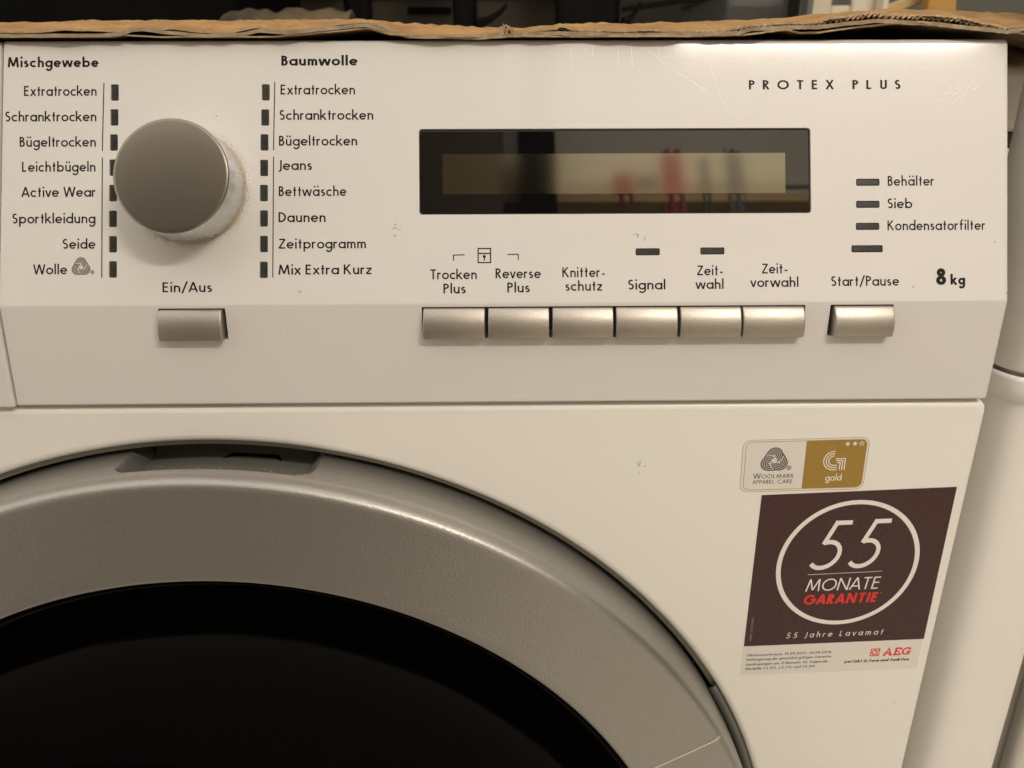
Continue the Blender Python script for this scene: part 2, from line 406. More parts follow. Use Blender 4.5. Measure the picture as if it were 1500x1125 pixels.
# ------------------------------------------------------------------ the room shell
floor = MB(); floor.add([(-2.5, -2.0, 0), (2.5, -2.0, 0), (2.5, 1.2, 0), (-2.5, 1.2, 0)], [[0, 1, 2, 3]])
floor.build('floor', M['floor'], world=True, recalc=False, kind='structure')
def slab(name, m, x0, x1, y0, y1, z0, z1, **tg):
    b = MB(); b.box(x0, x1, y0, y1, z0, z1); return b.build(name, m, world=True, **tg)
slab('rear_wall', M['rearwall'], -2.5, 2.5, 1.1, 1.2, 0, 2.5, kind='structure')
slab('room_wall', M['room'], -2.5, 2.5, -2.0, -1.9, 0, 2.5, kind='structure')

# ------------------------------------------------------------------ the dryer
D = root('tumble_dryer', (0, .28, 0), 'white condenser tumble dryer with silver dial, dark display and round black glass door', 'tumble dryer')
# cabinet behind the front
cb = MB(); cb.box(-297.5, 297.5, 62, 600, -Z0 * 1000 + 4, 127.2); cb.build('cabinet', M['steel'], D, bevel=3)

# front plate with round door opening
ZC, RH = -256.9, 241.8
fp = MB()
RX0, RX1, RZ0, RZ1, RC = -301.6, 301.6, -715.0, -.5, 4.0
CORN = [(cx, cz, (1 if cx > 0 else -1), (1 if cz > -100 else -1)) for cx in (RX0, RX1) for cz in (RZ0, RZ1)]
def ang_of(x, z): return math.atan2(z - ZC, x) % (2 * math.pi)
ANG = [(2 * math.pi * i / 240, None) for i in range(240)]
for cx, cz, sx, sz in CORN:
    ANG = [t for t in ANG if abs((t[0] - ang_of(cx, cz) + math.pi) % (2 * math.pi) - math.pi) > .035]
    for k in range(5):
        q_ = math.radians(22.5 * k)
        x_, z_ = cx - sx * RC * (1 - math.sin(q_)), cz - sz * RC * (1 - math.cos(q_))
        ANG.append((ang_of(x_, z_), (cx, cz, sx, sz, q_)))
ANG.sort(key=lambda t: t[0])
NB = len(ANG)
def outer_ring(ins, y):
    x0, x1, z0, z1 = RX0 + ins, RX1 - ins, RZ0 + ins, RZ1 - ins
    pts = []
    for th, c in ANG:
        if c:
            cx, cz, sx, sz, q_ = c; r = RC - ins * .5
            cx -= sx * ins; cz -= sz * ins
            pts.append(Vector((cx - sx * r * (1 - math.sin(q_)), y, cz - sz * r * (1 - math.cos(q_))))); continue
        d = (math.cos(th), math.sin(th))
        tx = (x1 if d[0] > 0 else -x0) / abs(d[0]) if abs(d[0]) > 1e-9 else 1e9
        tz = ((z1 - ZC) if d[1] > 0 else (ZC - z0)) / abs(d[1]) if abs(d[1]) > 1e-9 else 1e9
        t = min(tx, tz); pts.append(Vector((t * d[0], y, ZC + t * d[1])))
    return pts
def circ(r, y): return [Vector((r * math.cos(t[0]), y, ZC + r * math.sin(t[0]))) for t in ANG]
fp.quadgrid([circ(241.8, 24), circ(241.8, 3), circ(242.0, 1.6), circ(242.6, .7), circ(243.6, .15), circ(245.0, 0)], closed_u=True)
fp.quadgrid([circ(245, 0), outer_ring(2.6, 0)], closed_u=True, smooth=False)
fp.quadgrid([outer_ring(2.6, 0), outer_ring(1.6, .2), outer_ring(.8, .8), outer_ring(.2, 1.8), outer_ring(0, 3), outer_ring(0, 30)], closed_u=True)
fp.build('front_plate', M['steel'], D)
dr = MB(); dr.quadgrid([circ(242.5, 3.2), circ(239.4, 3.6), circ(239.2, 4.2), circ(239.2, 23), circ(192, 23.1)], closed_u=True, smooth=False); dr.build('door_recess', M['recess'], D, recalc=False)

# control panel profile (y,z), rounded
def rounded(profile):
    out = []
    n = len(profile)
    for i, (y, z, r, seg) in enumerate(profile):
        p = Vector((y, z)); a = Vector(profile[i - 1][:2]); b = Vector(profile[(i + 1) % n][:2])
        if r <= 0: out.append(p); continue
        d1 = (a - p).normalized(); d2 = (b - p).normalized(); ang = d1.angle(d2)
        k = r / math.tan(ang / 2); c = p + (d1 + d2).normalized() * (r / math.sin(ang / 2))
        s0 = p + d1 * k; s1 = p + d2 * k
        v0 = s0 - c; v1 = s1 - c; tot = v0.angle_signed(v1)
        for j in range(seg + 1):
            out.append(c + Matrix.Rotation(-tot * j / seg, 2) @ v0)
    return out
def inset(P, d):
    n = len(P); out = []
    area = sum(P[i].x * P[(i + 1) % n].y - P[(i + 1) % n].x * P[i].y for i in range(n))
    sg = 1 if area > 0 else -1
    for i in range(n):
        e1 = (P[i] - P[i - 1]).normalized(); e2 = (P[(i + 1) % n] - P[i]).normalized()
        n1 = Vector((-e1.y, e1.x)) * sg; n2 = Vector((-e2.y, e2.x)) * sg
        m_ = (n1 + n2); m_.normalize(); out.append(P[i] + m_ * d / max(m_.dot(n1), .4))
    return out
def panel_solid(prof, xl, xr, rl, rr, capl=.9, capr=.9):
    """prof: list of 2D (y,z); xl/xr functions of z; end rounding lengths"""
    st = []
    for k in range(5):
        t = math.radians(22.5 * k); st.append((-1, rl * (1 - math.sin(t)), capl * (1 - math.cos(math.pi / 2 - t)) if False else capl * (1 - math.sin(t)), t))
    rows = []
    for k in range(6):
        t = math.pi / 2 * k / 5
        P = inset(prof, capl * (1 - math.sin(t)))
        rows.append([Vector((xl(p.y) + rl * (1 - math.cos(t)), p.x, p.y)) for p in P])
    for k in range(6):
        t = math.pi / 2 * (5 - k) / 5
        P = inset(prof, capr * (1 - math.sin(t)))
        rows.append([Vector((xr(p.y) - rr * (1 - math.cos(t)), p.x, p.y)) for p in P])
    mb = MB(); mb.quadgrid(rows, closed_u=True, smooth=False)
    n = len(prof); last = len(mb.v) - n
    mb.f.append(list(range(n))); mb.sm.append(False)
    mb.f.append(list(range(last, last + n))[::-1]); mb.sm.append(False)
    return mb
PB = -1.3
prof = rounded([(29.5, .75, 0, 0), (PB, .75, .9, 4), (ya, za, 3.0, 5), (yt, zt, 2.3, 8), (80, zt, 0, 0), (80, 100, 0, 0), (29.5, 60, 0, 0)])
XL = lambda z: -66.3 + 2.4 * max(0, min(1, z / 128))
pm = panel_solid(prof, lambda z: XL(z), lambda z: 299.4 + (1.2 * min(z, 38.7) / 38.7 if z > 0 else 0) + 1.3 * max(0, z - 38.7) / 90, .5, 1.6, .4, 1.0)
panel = pm.build('control_panel', M['panel'], D)
# recesses
LEDV = [(-24.02, 77.14), (-24.17, 68.11), (-24.38, 59.0), (-24.60, 49.9), (-24.72, 40.7), (-24.79, 31.4), (-24.81, 22.2), (-24.84, 13.1),
        (30.37, 77.07), (30.13, 67.94), (29.83, 58.89), (29.66, 49.62), (29.55, 40.51), (29.52, 31.28), (29.48, 22.05), (29.39, 12.68)]
LEDH = [(249.32, 43.55, 8.4), (249.22, 35.48, 8.4), (249.06, 27.41, 8.4), (248.81, 19.23, 11.3), (168.56, 18.51, 8.6), (192.14, 18.71, 8.6)]
BTN = [(-8.7, 14.2), (86.86, 109.2), (110.4, 132.5), (133.7, 155.8), (156.8, 179.2), (180.2, 202.4), (203.0, 225.5), (236.6, 258.2)]
DISP = (85.7, 228.5, 32.4, 63.6)
cut = MB()
def cutr(mb2): cut.add(mb2.v, mb2.f)
for u, s in LEDV: cutr(rbox(PP, u - 1.45, u + 1.45, s - 2.98, s + 2.98, -6, 4, .5))
for u, s, l in LEDH: cutr(rbox(PP, u - l / 2 - .12, u + l / 2 + .12, s - 1.3, s + 1.3, -6, 4, .5))
cutr(rbox(PP, DISP[0], DISP[1], DISP[2], DISP[3], -6, 4, 1.2))
FL = lambda x, z, h: Vector((x, -h, z))
for a, b, x0, x1 in ((-9.0, 15.3, 0, 0), (86.3, 226.2, 0, 0), (235.3, 258.6, 0, 0)):
    cutr(rbox(FL, a, b, 25.9, 37.5, -9, 12, .4, 3))
co = cut.build('panel_cutter', M['cavity'])
md = panel.modifiers.new('openings', 'BOOLEAN'); md.operation = 'DIFFERENCE'; md.object = co; md.solver = 'EXACT'
dg = bpy.context.evaluated_depsgraph_get()
nm = bpy.data.meshes.new_from_object(panel.evaluated_get(dg))
panel.modifiers.clear(); old = panel.data; panel.data = nm
bpy.data.objects.remove(co); 
for p in panel.data.polygons: p.use_smooth = False
# drawer front on the left
prof2 = rounded([(29.5, .25, 0, 0), (PB - .8, .25, 1.0, 4), (ya - .8, za, 3.0, 5), (yt - .8, zt - .3, 2.3, 8), (80, zt - .3, 0, 0), (80, 100, 0, 0), (29.5, 60, 0, 0)])
panel_solid(prof2, lambda z: -300.3, lambda z: XL(z) - .8, 1.6, 1.1, 1.0, 1.0).build('container_drawer', M['plastic'], D)

# display
rbox(PP, DISP[0] + .35, DISP[1] - .45, DISP[2] + .25, DISP[3] - .55, -5.5, -.55, 1.0, 5, .25).build('display_window', M['display'], D)
disp = bpy.data.objects['display_window']
rbox(PP, 94.15, 219.3, 39.95, 54.6, -.548, -.535, .1, 1).build('screen', M['lcd'], disp)
# indicator lamps
for i, (u, s) in enumerate(LEDV):
    rbox(PP, u - 1.3, u + 1.3, s - 2.83, s + 2.83, -5, -.28, .35, 3, .35).build('indicator_lamp', M['led_green' if i % 8 > 3 or i == 8 else 'led'], D)
for u, s, l in LEDH:
    rbox(PP, u - l / 2, u + l / 2, s - 1.17, s + 1.17, -5, -.05, .35, 3, .4).build('indicator_lamp', M['led'], D)
# buttons
def button(x0, x1):
    P = []
    # arc from (y=.2,z=36.9) to (y=-5.2,z=27.2), bulging outwards
    p0 = Vector((.2, 36.95)); p1 = Vector((-1.7, 34.9)); p2 = Vector((-3.9, 31.6)); p3 = Vector((-3.1, 27.0))
    P = []
    for k in range(13):
        t = k / 12; P.append((1 - t) ** 3 * p0 + 3 * (1 - t) ** 2 * t * p1 + 3 * (1 - t) * t * t * p2 + t ** 3 * p3)
    P += [Vector((-2.95, 26.5)), Vector((-2.6, 26.25)), Vector((3.5, 26.25)), Vector((3.5, 36.95))]
    rows = []
    for k in range(5):
        t = math.pi / 2 * k / 4; Q = inset(P, .45 * (1 - math.sin(t))); rows.append([Vector((x0 + .45 * (1 - math.cos(t)), p.x, p.y)) for p in Q])
    for k in range(5):
        t = math.pi / 2 * (4 - k) / 4; Q = inset(P, .45 * (1 - math.sin(t))); rows.append([Vector((x1 - .45 * (1 - math.cos(t)), p.x, p.y)) for p in Q])
    mb = MB(); mb.quadgrid(rows, closed_u=True)
    n = len(P); l_ = len(mb.v) - n
    mb.f.append(list(range(n))); mb.sm.append(False); mb.f.append(list(range(l_, l_ + n))[::-1]); mb.sm.append(False)
    return mb
for a, b in BTN: button(a, b).build('push_button', M['silver'], D, angle=50)

# rotary dial
def lathe_panel(prof_, n=128, c=KN):
    return [[PP(c[0] + r * math.cos(2 * math.pi * i / n), c[1] + r * math.sin(2 * math.pi * i / n), h) for i in range(n)] for r, h in prof_]
kb = MB(); kb.quadgrid(lathe_panel([(20.0, -.1), (20.05, .4), (19.9, 8), (19.85, 14.6), (19.75, 15.3)]), closed_u=True)
dial = kb.build('programme_dial', M['knob_side'], D)
kc = MB(); rr_ = lathe_panel([(19.75, 15.25), (19.6, 15.75), (19.2, 15.95), (18.6, 16.02), (14, 16.3), (8, 16.52), (3, 16.6)])
kc.quadgrid(rr_, closed_u=True); n_ = len(rr_[0]); kc.f.append(list(range(len(kc.v) - n_, len(kc.v)))); kc.sm.append(True)
kc.build('dial_face', M['knob_face'], dial)
kr = MB(); kr.quadgrid(lathe_panel([(20.65, .06), (20.45, .35), (20.0, .4)]), closed_u=True); kr.build('dial_collar', M['collar'], dial)

# ------------------------------------------------------------------ door
def lathe_door(prof_, angs, fn=None):
    rows = []
    for a in angs:
        t = math.radians(a); row = []
        for r, y in prof_:
            if fn: r = fn(a, r, y)
            row.append(Vector((r * math.cos(t), y, ZC + r * math.sin(t))))
        rows.append(row)
    return rows
def sstep(a, b, x):
    t = max(0, min(1, (x - a) / (b - a))); return t * t * (3 - 2 * t)
RP = [(230, 22), (236.4, 20), (236.9, 14), (237.2, 8), (237.3, 5), (237.4, 2), (237.45, -1), (237.5, -3), (237.5, -5), (237.5, -7), (237.5, -9), (237.45, -10), (237.4, -11), (237.4, -12), (237.35, -13), (237.3, -14), (237.2, -15), (237.1, -15.6),
      (236.85, -16.2), (236.75, -17.4), (236.65, -18.6), (236.4, -19.8), (235.9, -20.8), (235.2, -21.7), (234.2, -22.3), (233, -22.6), (231, -22.75),
      (222, -23.1), (210, -23.5), (200, -23.8), (196.2, -23.95), (195.2, -23.7), (194.6, -23.0), (194.3, -21.5), (194.2, -10), (194.2, 5)]
GA0, GA1 = 79.2, 97.4        # grip between these angles
def grip(a, r, y):
    k = sstep(GA0 - .1, GA0 + 1.6, a) * (1 - sstep(GA1 - 1.1, GA1 + .1, a))
    e = min(1, max(0, min((a - GA0) / 2.4, (GA1 - a) / 1.6)))
    lim = -6.0 - 7.2 * math.sqrt(max(0, 1 - (1 - e) ** 2))
    d = k * sstep(lim - .5, lim + 1.4, y)
    return r - 7.6 * d if y > -15.7 else r
ang = [29.15 + i * .5 for i in range(int((151 - 29.15) / .5) + 1)]
ang = sorted(set([a for a in ang if a < GA0 - 1 or a > GA1 + 1] + [GA0 - 1 + i * .1 for i in range(int((GA1 - GA0 + 2) / .1) + 1)]))
seamfix = lambda a, r, y: r
def endround(a0, a1):
    def fn(a, r, y):
        r = grip(a, r, y)
        return r
    return fn
door = MB(); door.quadgrid(lathe_door(RP, ang, endround(29, 151)))
# close the two cut faces with a small bevel lip
doorO = door.build('door', M['ring'], D, angle=38)
low = [151.25 + i for i in range(0, 238)] + [28.95 + 360]
rp2 = [(r - .35, y + .4) for r, y in RP]
lr = MB(); lr.quadgrid(lathe_door(rp2, low)); lr.build('lower_rim', M['ring'], doorO, angle=38)
# joint of upper and lower rim: bevelled lip with its edge highlight painted on
def lip(a):
    mb = MB(); t = math.radians(a); d = Vector((math.cos(t), 0, math.sin(t))); pt = Vector((-math.sin(t), 0, math.cos(t)))
    rows = []
    for r, y in [(235.4, -21.4), (234.2, -22.35), (232.5, -22.75), (222, -23.2), (210, -23.6), (197, -24.0)]:
        c = d * r + Vector((0, y, ZC))
        rows.append([c + pt * .5 + Vector((0, .02, 0)), c + pt * .15 + Vector((0, -.12, 0)), c - pt * .10 + Vector((0, -.04, 0)), c - pt * .45 + Vector((0, .5, 0))])
    mb.quadgrid(rows); return mb
lip(29.02).build('joint_lip', M['lip'], doorO)
gl = MB()
GP = [(194.3, -20.5), (192.5, -20.8), (190.5, -19.8), (187, -15.5), (183.5, -10.5), (181, -8.5), (178, -5.5), (173, -.5), (165, 6), (152, 14), (135, 22), (112, 30), (85, 36), (50, 41), (12, 43)]
rows = lathe_door(GP, [i * 2 for i in range(180)])
gl.quadgrid(rows, closed_v=True); gl.build('door_glass', M['glass'], doorO)
# latch slot in the grip
ls = MB()
def gp(x, r, y): 
    a = math.acos(x / r); return Vector((x, y, ZC + r * math.sin(a)))
r0 = 230.5
for (xa, xb, ra) in ((3.0, 26.5, 0),):
    vs = []
    for x, y in ((xa, 9.4), (xa + 2.5, 14.2), (xb - 2.5, 14.2), (xb, 9.4), (xb - 3.4, 11.6), (xa + 3.4, 11.6)):
        vs += [gp(x, r0, y), gp(x, r0 - 3, y)]
    n6 = 6
    ls.add(vs, [[2 * i, 2 * ((i + 1) % n6), 2 * ((i + 1) % n6) + 1, 2 * i + 1] for i in range(n6)] + [[0, 2, 10, 0][:3], [2, 4, 8, 10], [4, 6, 8]])
ls.build('latch_slot', M['black'], doorO)
# grip lining
gg = MB()
ga = [GA0 + .9 + i * .25 for i in range(int((GA1 - GA0 - 1.6) / .25) + 1)]
gg.quadgrid(lathe_door([(230.0, -4.5), (230.1, 0), (230.1, 6), (230.2, 16), (236, 21)], ga)); gg.build('grip_lining', M['grip'], doorO)
# hinge cover in the gap
hc = MB(); hc.quadgrid(lathe_door([(236.5, 6), (238.2, 1.0), (239.6, .2), (241.3, .4), (241.6, 2), (241.6, 8)], [8 + i for i in range(22)] + [30.1]))
hc.build('hinge_cover', M['greybin'], doorO)

# ------------------------------------------------------------------ printed lettering on the panel
CAP = 3.62; WT = .145
TX = [('Extratrocken', -56.56, -30.50, 75.96), ('Schranktrocken', -63.23, -30.59, 66.72), ('Bügeltrocken', -58.15, -30.81, 57.54), ('Leichtbügeln', -57.31, -30.95, 48.52),
      ('Active Wear', -57.59, -30.90, 39.39), ('Sportkleidung', -60.73, -30.99, 29.84), ('Seide', -42.75, -31.01, 20.60), ('Wolle', -53.40, -41.13, 11.44),
      ('Ein/Aus', -7.05, 10.78, 4.73), ('Extratrocken', 35.74, 62.64, 76.23), ('Schranktrocken', 35.38, 69.22, 67.01), ('Bügeltrocken', 35.09, 63.36, 57.64),
      ('Jeans', 34.88, 46.96, 48.81), ('Bettwäsche', 34.94, 59.39, 39.32), ('Daunen', 34.80, 51.80, 29.90), ('Zeitprogramm', 34.73, 66.30, 20.29), ('Mix Extra Kurz', 34.69, 68.47, 10.88),
      ('Trocken', 89.57, 106.38, 8.90), ('Plus', 94.23, 102.34, 3.72), ('Reverse', 113.17, 129.66, 9.14), ('Plus', 117.41, 125.54, 3.98), ('Knitter-', 137.41, 152.84, 9.41),
      ('schutz', 138.51, 152.01, 4.45), ('Signal', 161.35, 174.88, 4.79), ('Zeit-', 186.40, 195.85, 9.83), ('wahl', 185.83, 196.12, 4.86), ('Zeit-', 210.07, 219.46, 10.38),
      ('vorwahl', 205.85, 223.48, 5.45), ('Start/Pause', 235.48, 260.43, 5.67), ('Behälter', 256.60, 273.66, 42.21), ('Sieb', 256.50, 265.53, 33.98), ('Kondensatorfilter', 256.33, 292.27, 25.92)]
for s, a, b, y in TX:
    text(s, a, b, y, CAP, WT, PP, M['ink'], panel)
text('Mischgewebe', -62.42, -29.69, 86.36, 3.65, .185, PP, M['ink'], panel)
text('Baumwolle', 36.06, 63.71, 86.76, 3.65, .185, PP, M['ink'], panel)
text('8', 273.95, 277.66, 5.99, 5.85, .21, PP, M['ink'], panel)
text('kg', 279.24, 284.66, 5.95, 3.70, .22, PP, M['ink'], panel)
text('PROTEX PLUS', 206.07, 261.70, 77.66, 3.40, .18, PP, M['ink'], panel, track=.55)
rl = MB()
for a, b in (((-27.87, 80.67), (-28.51, 55.93)), ((-28.52, 53.6), (-28.81, 10.15)), ((33.66, 80.84), (33.11, 56.03)), ((33.11, 53.73), (32.65, 9.82))):
    put_strokes([[a, b]], .36, PP).build('group_line', M['ink'], panel, recalc=False)
put_strokes(skein(3.35, -36.24, 14.0), .27, PP, .035, .004).build('wool_emblem', M['ink'], panel, recalc=False)
text('®', -32.85, -31.45, 11.4, 1.4, .12, PP, M['ink'], panel)
lock = [[(106.9, 14.9), (111.4, 14.9), (111.4, 20.0), (106.9, 20.0), (106.9, 14.9)], [(106.9, 18.2), (111.4, 18.2)], [(109.15, 16.9), (109.15, 15.6)]]
lk = put_strokes(lock, .42, PP)
put_strokes([arc(109.15, 17.1, .3, .3, 0, 360, 12)], .5, PP, mb=lk)
lk.build('lock_symbol', M['ink'], panel, recalc=False)
put_strokes([[(97.95, 15.6), (97.95, 17.65), (102.0, 17.75)]], .36, PP).build('bracket_line', M['ink'], panel, recalc=False)
put_strokes([[(117.45, 17.8), (121.45, 17.85), (121.45, 15.75)]], .36, PP).build('bracket_line', M['ink'], panel, recalc=False)

# ------------------------------------------------------------------ stickers on the front plate
def frame(ox, oz, ux, uz, vx, vz):
    return lambda u, v, h: Vector((ox + ux * u - vx * v, -h, oz + uz * u - vz * v))
# frame v runs upwards (negative below the top edge)
SF = frame(218.5, -40.3, 1, .0385, .0075, -1.0)
def plate(fr, u0, u1, v0, v1, h0, h1, r=.05, seg=2): return rbox(fr, u0, u1, v0, v1, h0, h1, r, seg)
st55 = plate(SF, 0, 77.4, -89.6, -.1, .02, .10, .3).build('warranty_sticker', M['paper'], D, label='brown and white square sticker with a white ring and big 55')
plate(SF, .02, 77.85, -74.0, 0, .03, .14, .05).build('brown_field', M['brown'], st55)
cx, cy = 39.8, -34.2
ring_pts = []
put_strokes([arc(39.1, -34.2, 28.5, 29.2, 0, 360, 72)], 1.95, SF, .17).build('white_ring', M['white_ink'], st55, recalc=False)
text('5', 23.2, 38.4, -36.5, 23.3, .088, SF, M['white_ink'], st55, slant=.25, h0=.17)
text('5', 39.2, 54.2, -36.4, 23.2, .088, SF, M['white_ink'], st55, slant=.25, h0=.17)
put_strokes([[(23.2, -38.55), (54.1, -38.3)]], .2, SF, .17).build('thin_line', M['white_ink'], st55, recalc=False)
text('MONATE', 23.1, 54.2, -46.9, 6.0, .10, SF, M['white_ink'], st55, slant=.12, h0=.17)
text('GARANTIE', 23.2, 54.2, -53.6, 5.0, .215, SF, M['red_ink'], st55, slant=.14, h0=.17)
text('*', 54.8, 55.6, -50.9, 2.4, .2, SF, M['red_ink'], st55, h0=.17)
text('55 Jahre Lavamat', 17.8, 59.5, -70.6, 2.85, .12, SF, M['white_ink'], st55, slant=.16, track=.34, h0=.17)
for s, a, b, y in (('*Aktionszeitraum: 15.09.2013–30.09.2014.', 1.5, 39.0, 79.5), ('Verlängerung der gesetzlich gültigen Garantie-', 1.8, 39.3, 81.85),
                   ('bedingungen um 31 Monate für folgende', 1.9, 37.6, 84.4), ('Modelle: L5.5FL, L5.5TL und T5.5IH.', 1.8, 32.6, 86.8)):
    text(s, a, b, -y, 1.25, .15, SF, M['ink'], st55, slant=.12, h0=.12)
# maker's wordmark: slab letters, drawn heavy with serifs
def wordmark():
    w_ = .23
    A_ = [[(.10, .06), (.42, 1.0 - .06), (.80, .06)], [(.25, .33), (.68, .33)], [(-.02, .06), (.28, .06)], [(.62, .06), (.98, .06)]]
    E_ = [[(.16, .02), (.16, .98)], [(.0, .93), (.70, .93)], [(.16, .5), (.55, .5)], [(.0, .07), (.74, .07)], [(.66, .98), (.66, .68)], [(.70, .02), (.70, .34)]]
    G_ = [arc(.5, .5, .40, .42, 48, 325, 18), [(.5, .42), (.98, .42)], [(.80, .42), (.80, .02)], [(.80, .98), (.80, .66)]]
    out = []
    for g, dx in ((A_, 0), (E_, 1.08), (G_, 1.92)): out += [[(p[0] + dx + .15 * p[1], p[1]) for p in st] for st in g]
    return out
K1 = (73.9 - 61.4) / 3.1
fwm = lambda x, y, h: SF(61.4 + x * K1, -82.05 + y * 3.9, h)
put_strokes(wordmark(), .20, fwm, .12, miter=1.6).build('lettering', M['red_ink'], st55, recalc=False)
fe = lambda x, y, h: SF(55.6 + x * 4.0 + .25 * y, -82.15 + y * 4.0, h)
put_strokes([[(.05, .05), (.95, .05), (.95, .95), (.05, .95), (.05, .05)], [(.42, .08), (.42, .30)], [(.42, .70), (.42, .92)], arc(.45, .5, .26, .26, 0, 360, 16),
             [(.1, .5), (.3, .5)], [(.9, .9), (.55, .62)], [(.9, .1), (.55, .38)]], .11, fe, .12, miter=1.5).build('maker_emblem', M['red_ink'], st55, recalc=False)
text('perfekt in form und funktion', 44.95, 73.3, -85.2, 1.45, .23, SF, M['ink'], st55, slant=.15, h0=.12)
SV = lambda x, y, h: SF(3.0 - y, -71.2 + x, h)
text('ANC 037VSM5', 0, 12.2, 0, 1.0, .12, SV, M['pale_ink'], st55, h0=.17)

WF = frame(209.0, -16.2, 1, .0202, .03, -1.0)
wm = plate(WF, -.35, 49.1, -22.75, .15, .02, .10, 3.2, 8).build('wool_care_sticker', M['paperclear'], D, label='small white and gold sticker with rounded corners and a wool emblem')
def rr_line(u0, u1, v0, v1, r):
    P = []
    for cx_, cy_, a in ((u1 - r, v1 - r, 0), (u0 + r, v1 - r, 90), (u0 + r, v0 + r, 180), (u1 - r, v0 + r, 270)): P += arc(cx_, cy_, r, r, a, a + 90, 8)
    return P + [P[0]]
put_strokes([rr_line(-.2, 48.95, -22.6, 0, 3.1)], .16, WF, .115).build('gold_outline', M['goldline'], wm, recalc=False)
plate(WF, 1.0, 48.1, -21.75, -.85, .11, .125, 2.4, 8).build('white_field', M['paper'], wm)
put_strokes([rr_line(1.0, 48.1, -21.75, -.85, 2.4)], .22, WF, .13).build('gold_outline', M['goldline'], wm, recalc=False)
gf = MB(); GPt = [(24.45, -21.65)] + arc(45.7, -19.35, 2.3, 2.3, -90, 0, 8) + arc(45.7, -3.25, 2.3, 2.3, 0, 90, 8) + [(24.45, -.95)]
n_g = len(GPt); gf.add([WF(x, y, .145) for x, y in GPt] + [WF(x, y, .12) for x, y in GPt], [list(range(n_g))] + [[i, (i + 1) % n_g, n_g + (i + 1) % n_g, n_g + i] for i in range(n_g)])
gf.build('gold_field', M['gold'], wm)
put_strokes(skein(5.35, 12.5, -9.0), .46, WF, .16, .004).build('wool_emblem', M['ink'], wm, recalc=False)
text('®', 17.6, 19.5, -13.35, 1.9, .11, WF, M['ink'], wm, h0=.16)
def serifed(s, x0, x1, base, cap, big=None):
    text(s, x0, x1, base, cap, .115, WF, M['ink'], wm, h0=.16, track=.06)
text('W', 4.7, 7.7, -16.75, 2.25, .11, WF, M['ink'], wm, h0=.16)
serifed('OOLMARK', 8.0, 20.8, -16.75, 1.75)
serifed('APPAREL', 4.65, 13.2, -19.15, 1.7); serifed('CARE', 14.6, 20.4, -19.2, 1.7)
def gmark():
    out = []
    for i, r in enumerate((4.05, 3.05, 2.05)):
        P = arc(36.0, -9.7, r, r, 88, 270, 16)
        out.append(P + [(37.4 + (0, 0, 0)[i], -9.7 - r)])
    for d in (0, .95, 1.9):
        out.append([(36.6 + d * .35, -8.9 - d * .9), (40.4 - d, -8.9 - d * .9), (40.4 - d, -13.9)])
    return out
put_strokes(gmark(), .42, WF, .16).build('gold_emblem', M['white_ink'], wm, recalc=False)
text('gold', 33.4, 39.9, -18.55, 2.9, .14, WF, M['white_ink'], wm, h0=.16)
def star(cx_, cy_, r, fill):
    P = [(cx_ + (r if k % 2 == 0 else r * .42) * math.cos(math.radians(90 + 36 * k)), cy_ + (r if k % 2 == 0 else r * .42) * math.sin(math.radians(90 + 36 * k))) for k in range(10)]
    mb = MB()
    if fill: mb.add([WF(cx_, cy_, .16)] + [WF(x, y, .16) for x, y in P], [[0, i + 1, (i + 1) % 10 + 1] for i in range(10)])
    else: put_strokes([P + [P[0]]], .18, WF, .16, mb=mb)
    mb.build('star', M['white_ink'], wm, recalc=False)
star(40.55, -2.65, 1.15, True); star(43.4, -2.62, 1.15, True); star(46.1, -2.6, 1.05, False)

# ------------------------------------------------------------------ wear: scratches, specks
def px(x, y):                     # measured marks, panel mm (4.03 px/mm, origin at crease)
    return (-65.2 + x * .24846, 109.6 - y * .2463)
sc = MB()
def scr(a, b, w_=.13, fr=PP, bend=0.0):
    w_ = w_ * 1.15
    a = Vector(a); b = Vector(b); d = b - a; nn = Vector((-d.y, d.x)) * bend
    P = [tuple(a + d * (k / 5) + nn * math.sin(math.pi * k / 5)) for k in range(6)]
    vs, fs = ribbon(P, w_); sc.add([fr(v.x, v.y, .02) for v in vs], fs)
for x0, y0, x1, y1, w_ in ((899, 62, 900, 95, .16), (919, 62, 921, 95, .2), (945, 72, 972, 94, .2), (985, 103, 1001, 113, .2), (1004, 115, 1030, 132, .22), (1029, 74, 1048, 135, .2), (1048, 135, 1062, 165, .16),
                           (862, 65, 863, 80, .2), (852, 68, 852, 76, .16), (830, 68, 832, 95, .1), (997, 95, 1006, 107, .15), (958, 62, 960, 78, .2), (968, 62, 969, 70, .15), (983, 63, 984, 95, .1), (965, 80, 1012, 80, .13), (1048, 83, 1075, 81, .16), (1130, 80, 1165, 84, .12), (1296, 79, 1308, 80, .2), (1330, 78, 1342, 78, .2), (1256, 77, 1266, 84, .35), (1284, 90, 1289, 94, .35)):
    scr(px(x0, y0), px(x1, y1), w_)
rs = random.Random(3)
for i in range(150):
    x = rs.uniform(1080, 1440); y = rs.triangular(64, 130, 75); l_ = rs.uniform(2, 9); a = rs.choice((rs.gauss(.9, .5), rs.uniform(0, 3.1)))
    scr(px(x, y), px(x + l_ * math.cos(a), y + l_ * math.sin(a)), rs.uniform(.05, .14), bend=rs.uniform(-.2, .2))
for i in range(60):
    x = rs.gauss(1395, 22); y = 125 + (1420 - x) * .5 + rs.gauss(0, 9); a = rs.gauss(-.75, .3); l_ = rs.uniform(3, 10)
    scr(px(x, y), px(x + l_ * math.cos(a), y + l_ * math.sin(a)), rs.uniform(.05, .12))
sc.build('scratches', M['scratch'], panel, recalc=False, kind='stuff')
dm = MB()
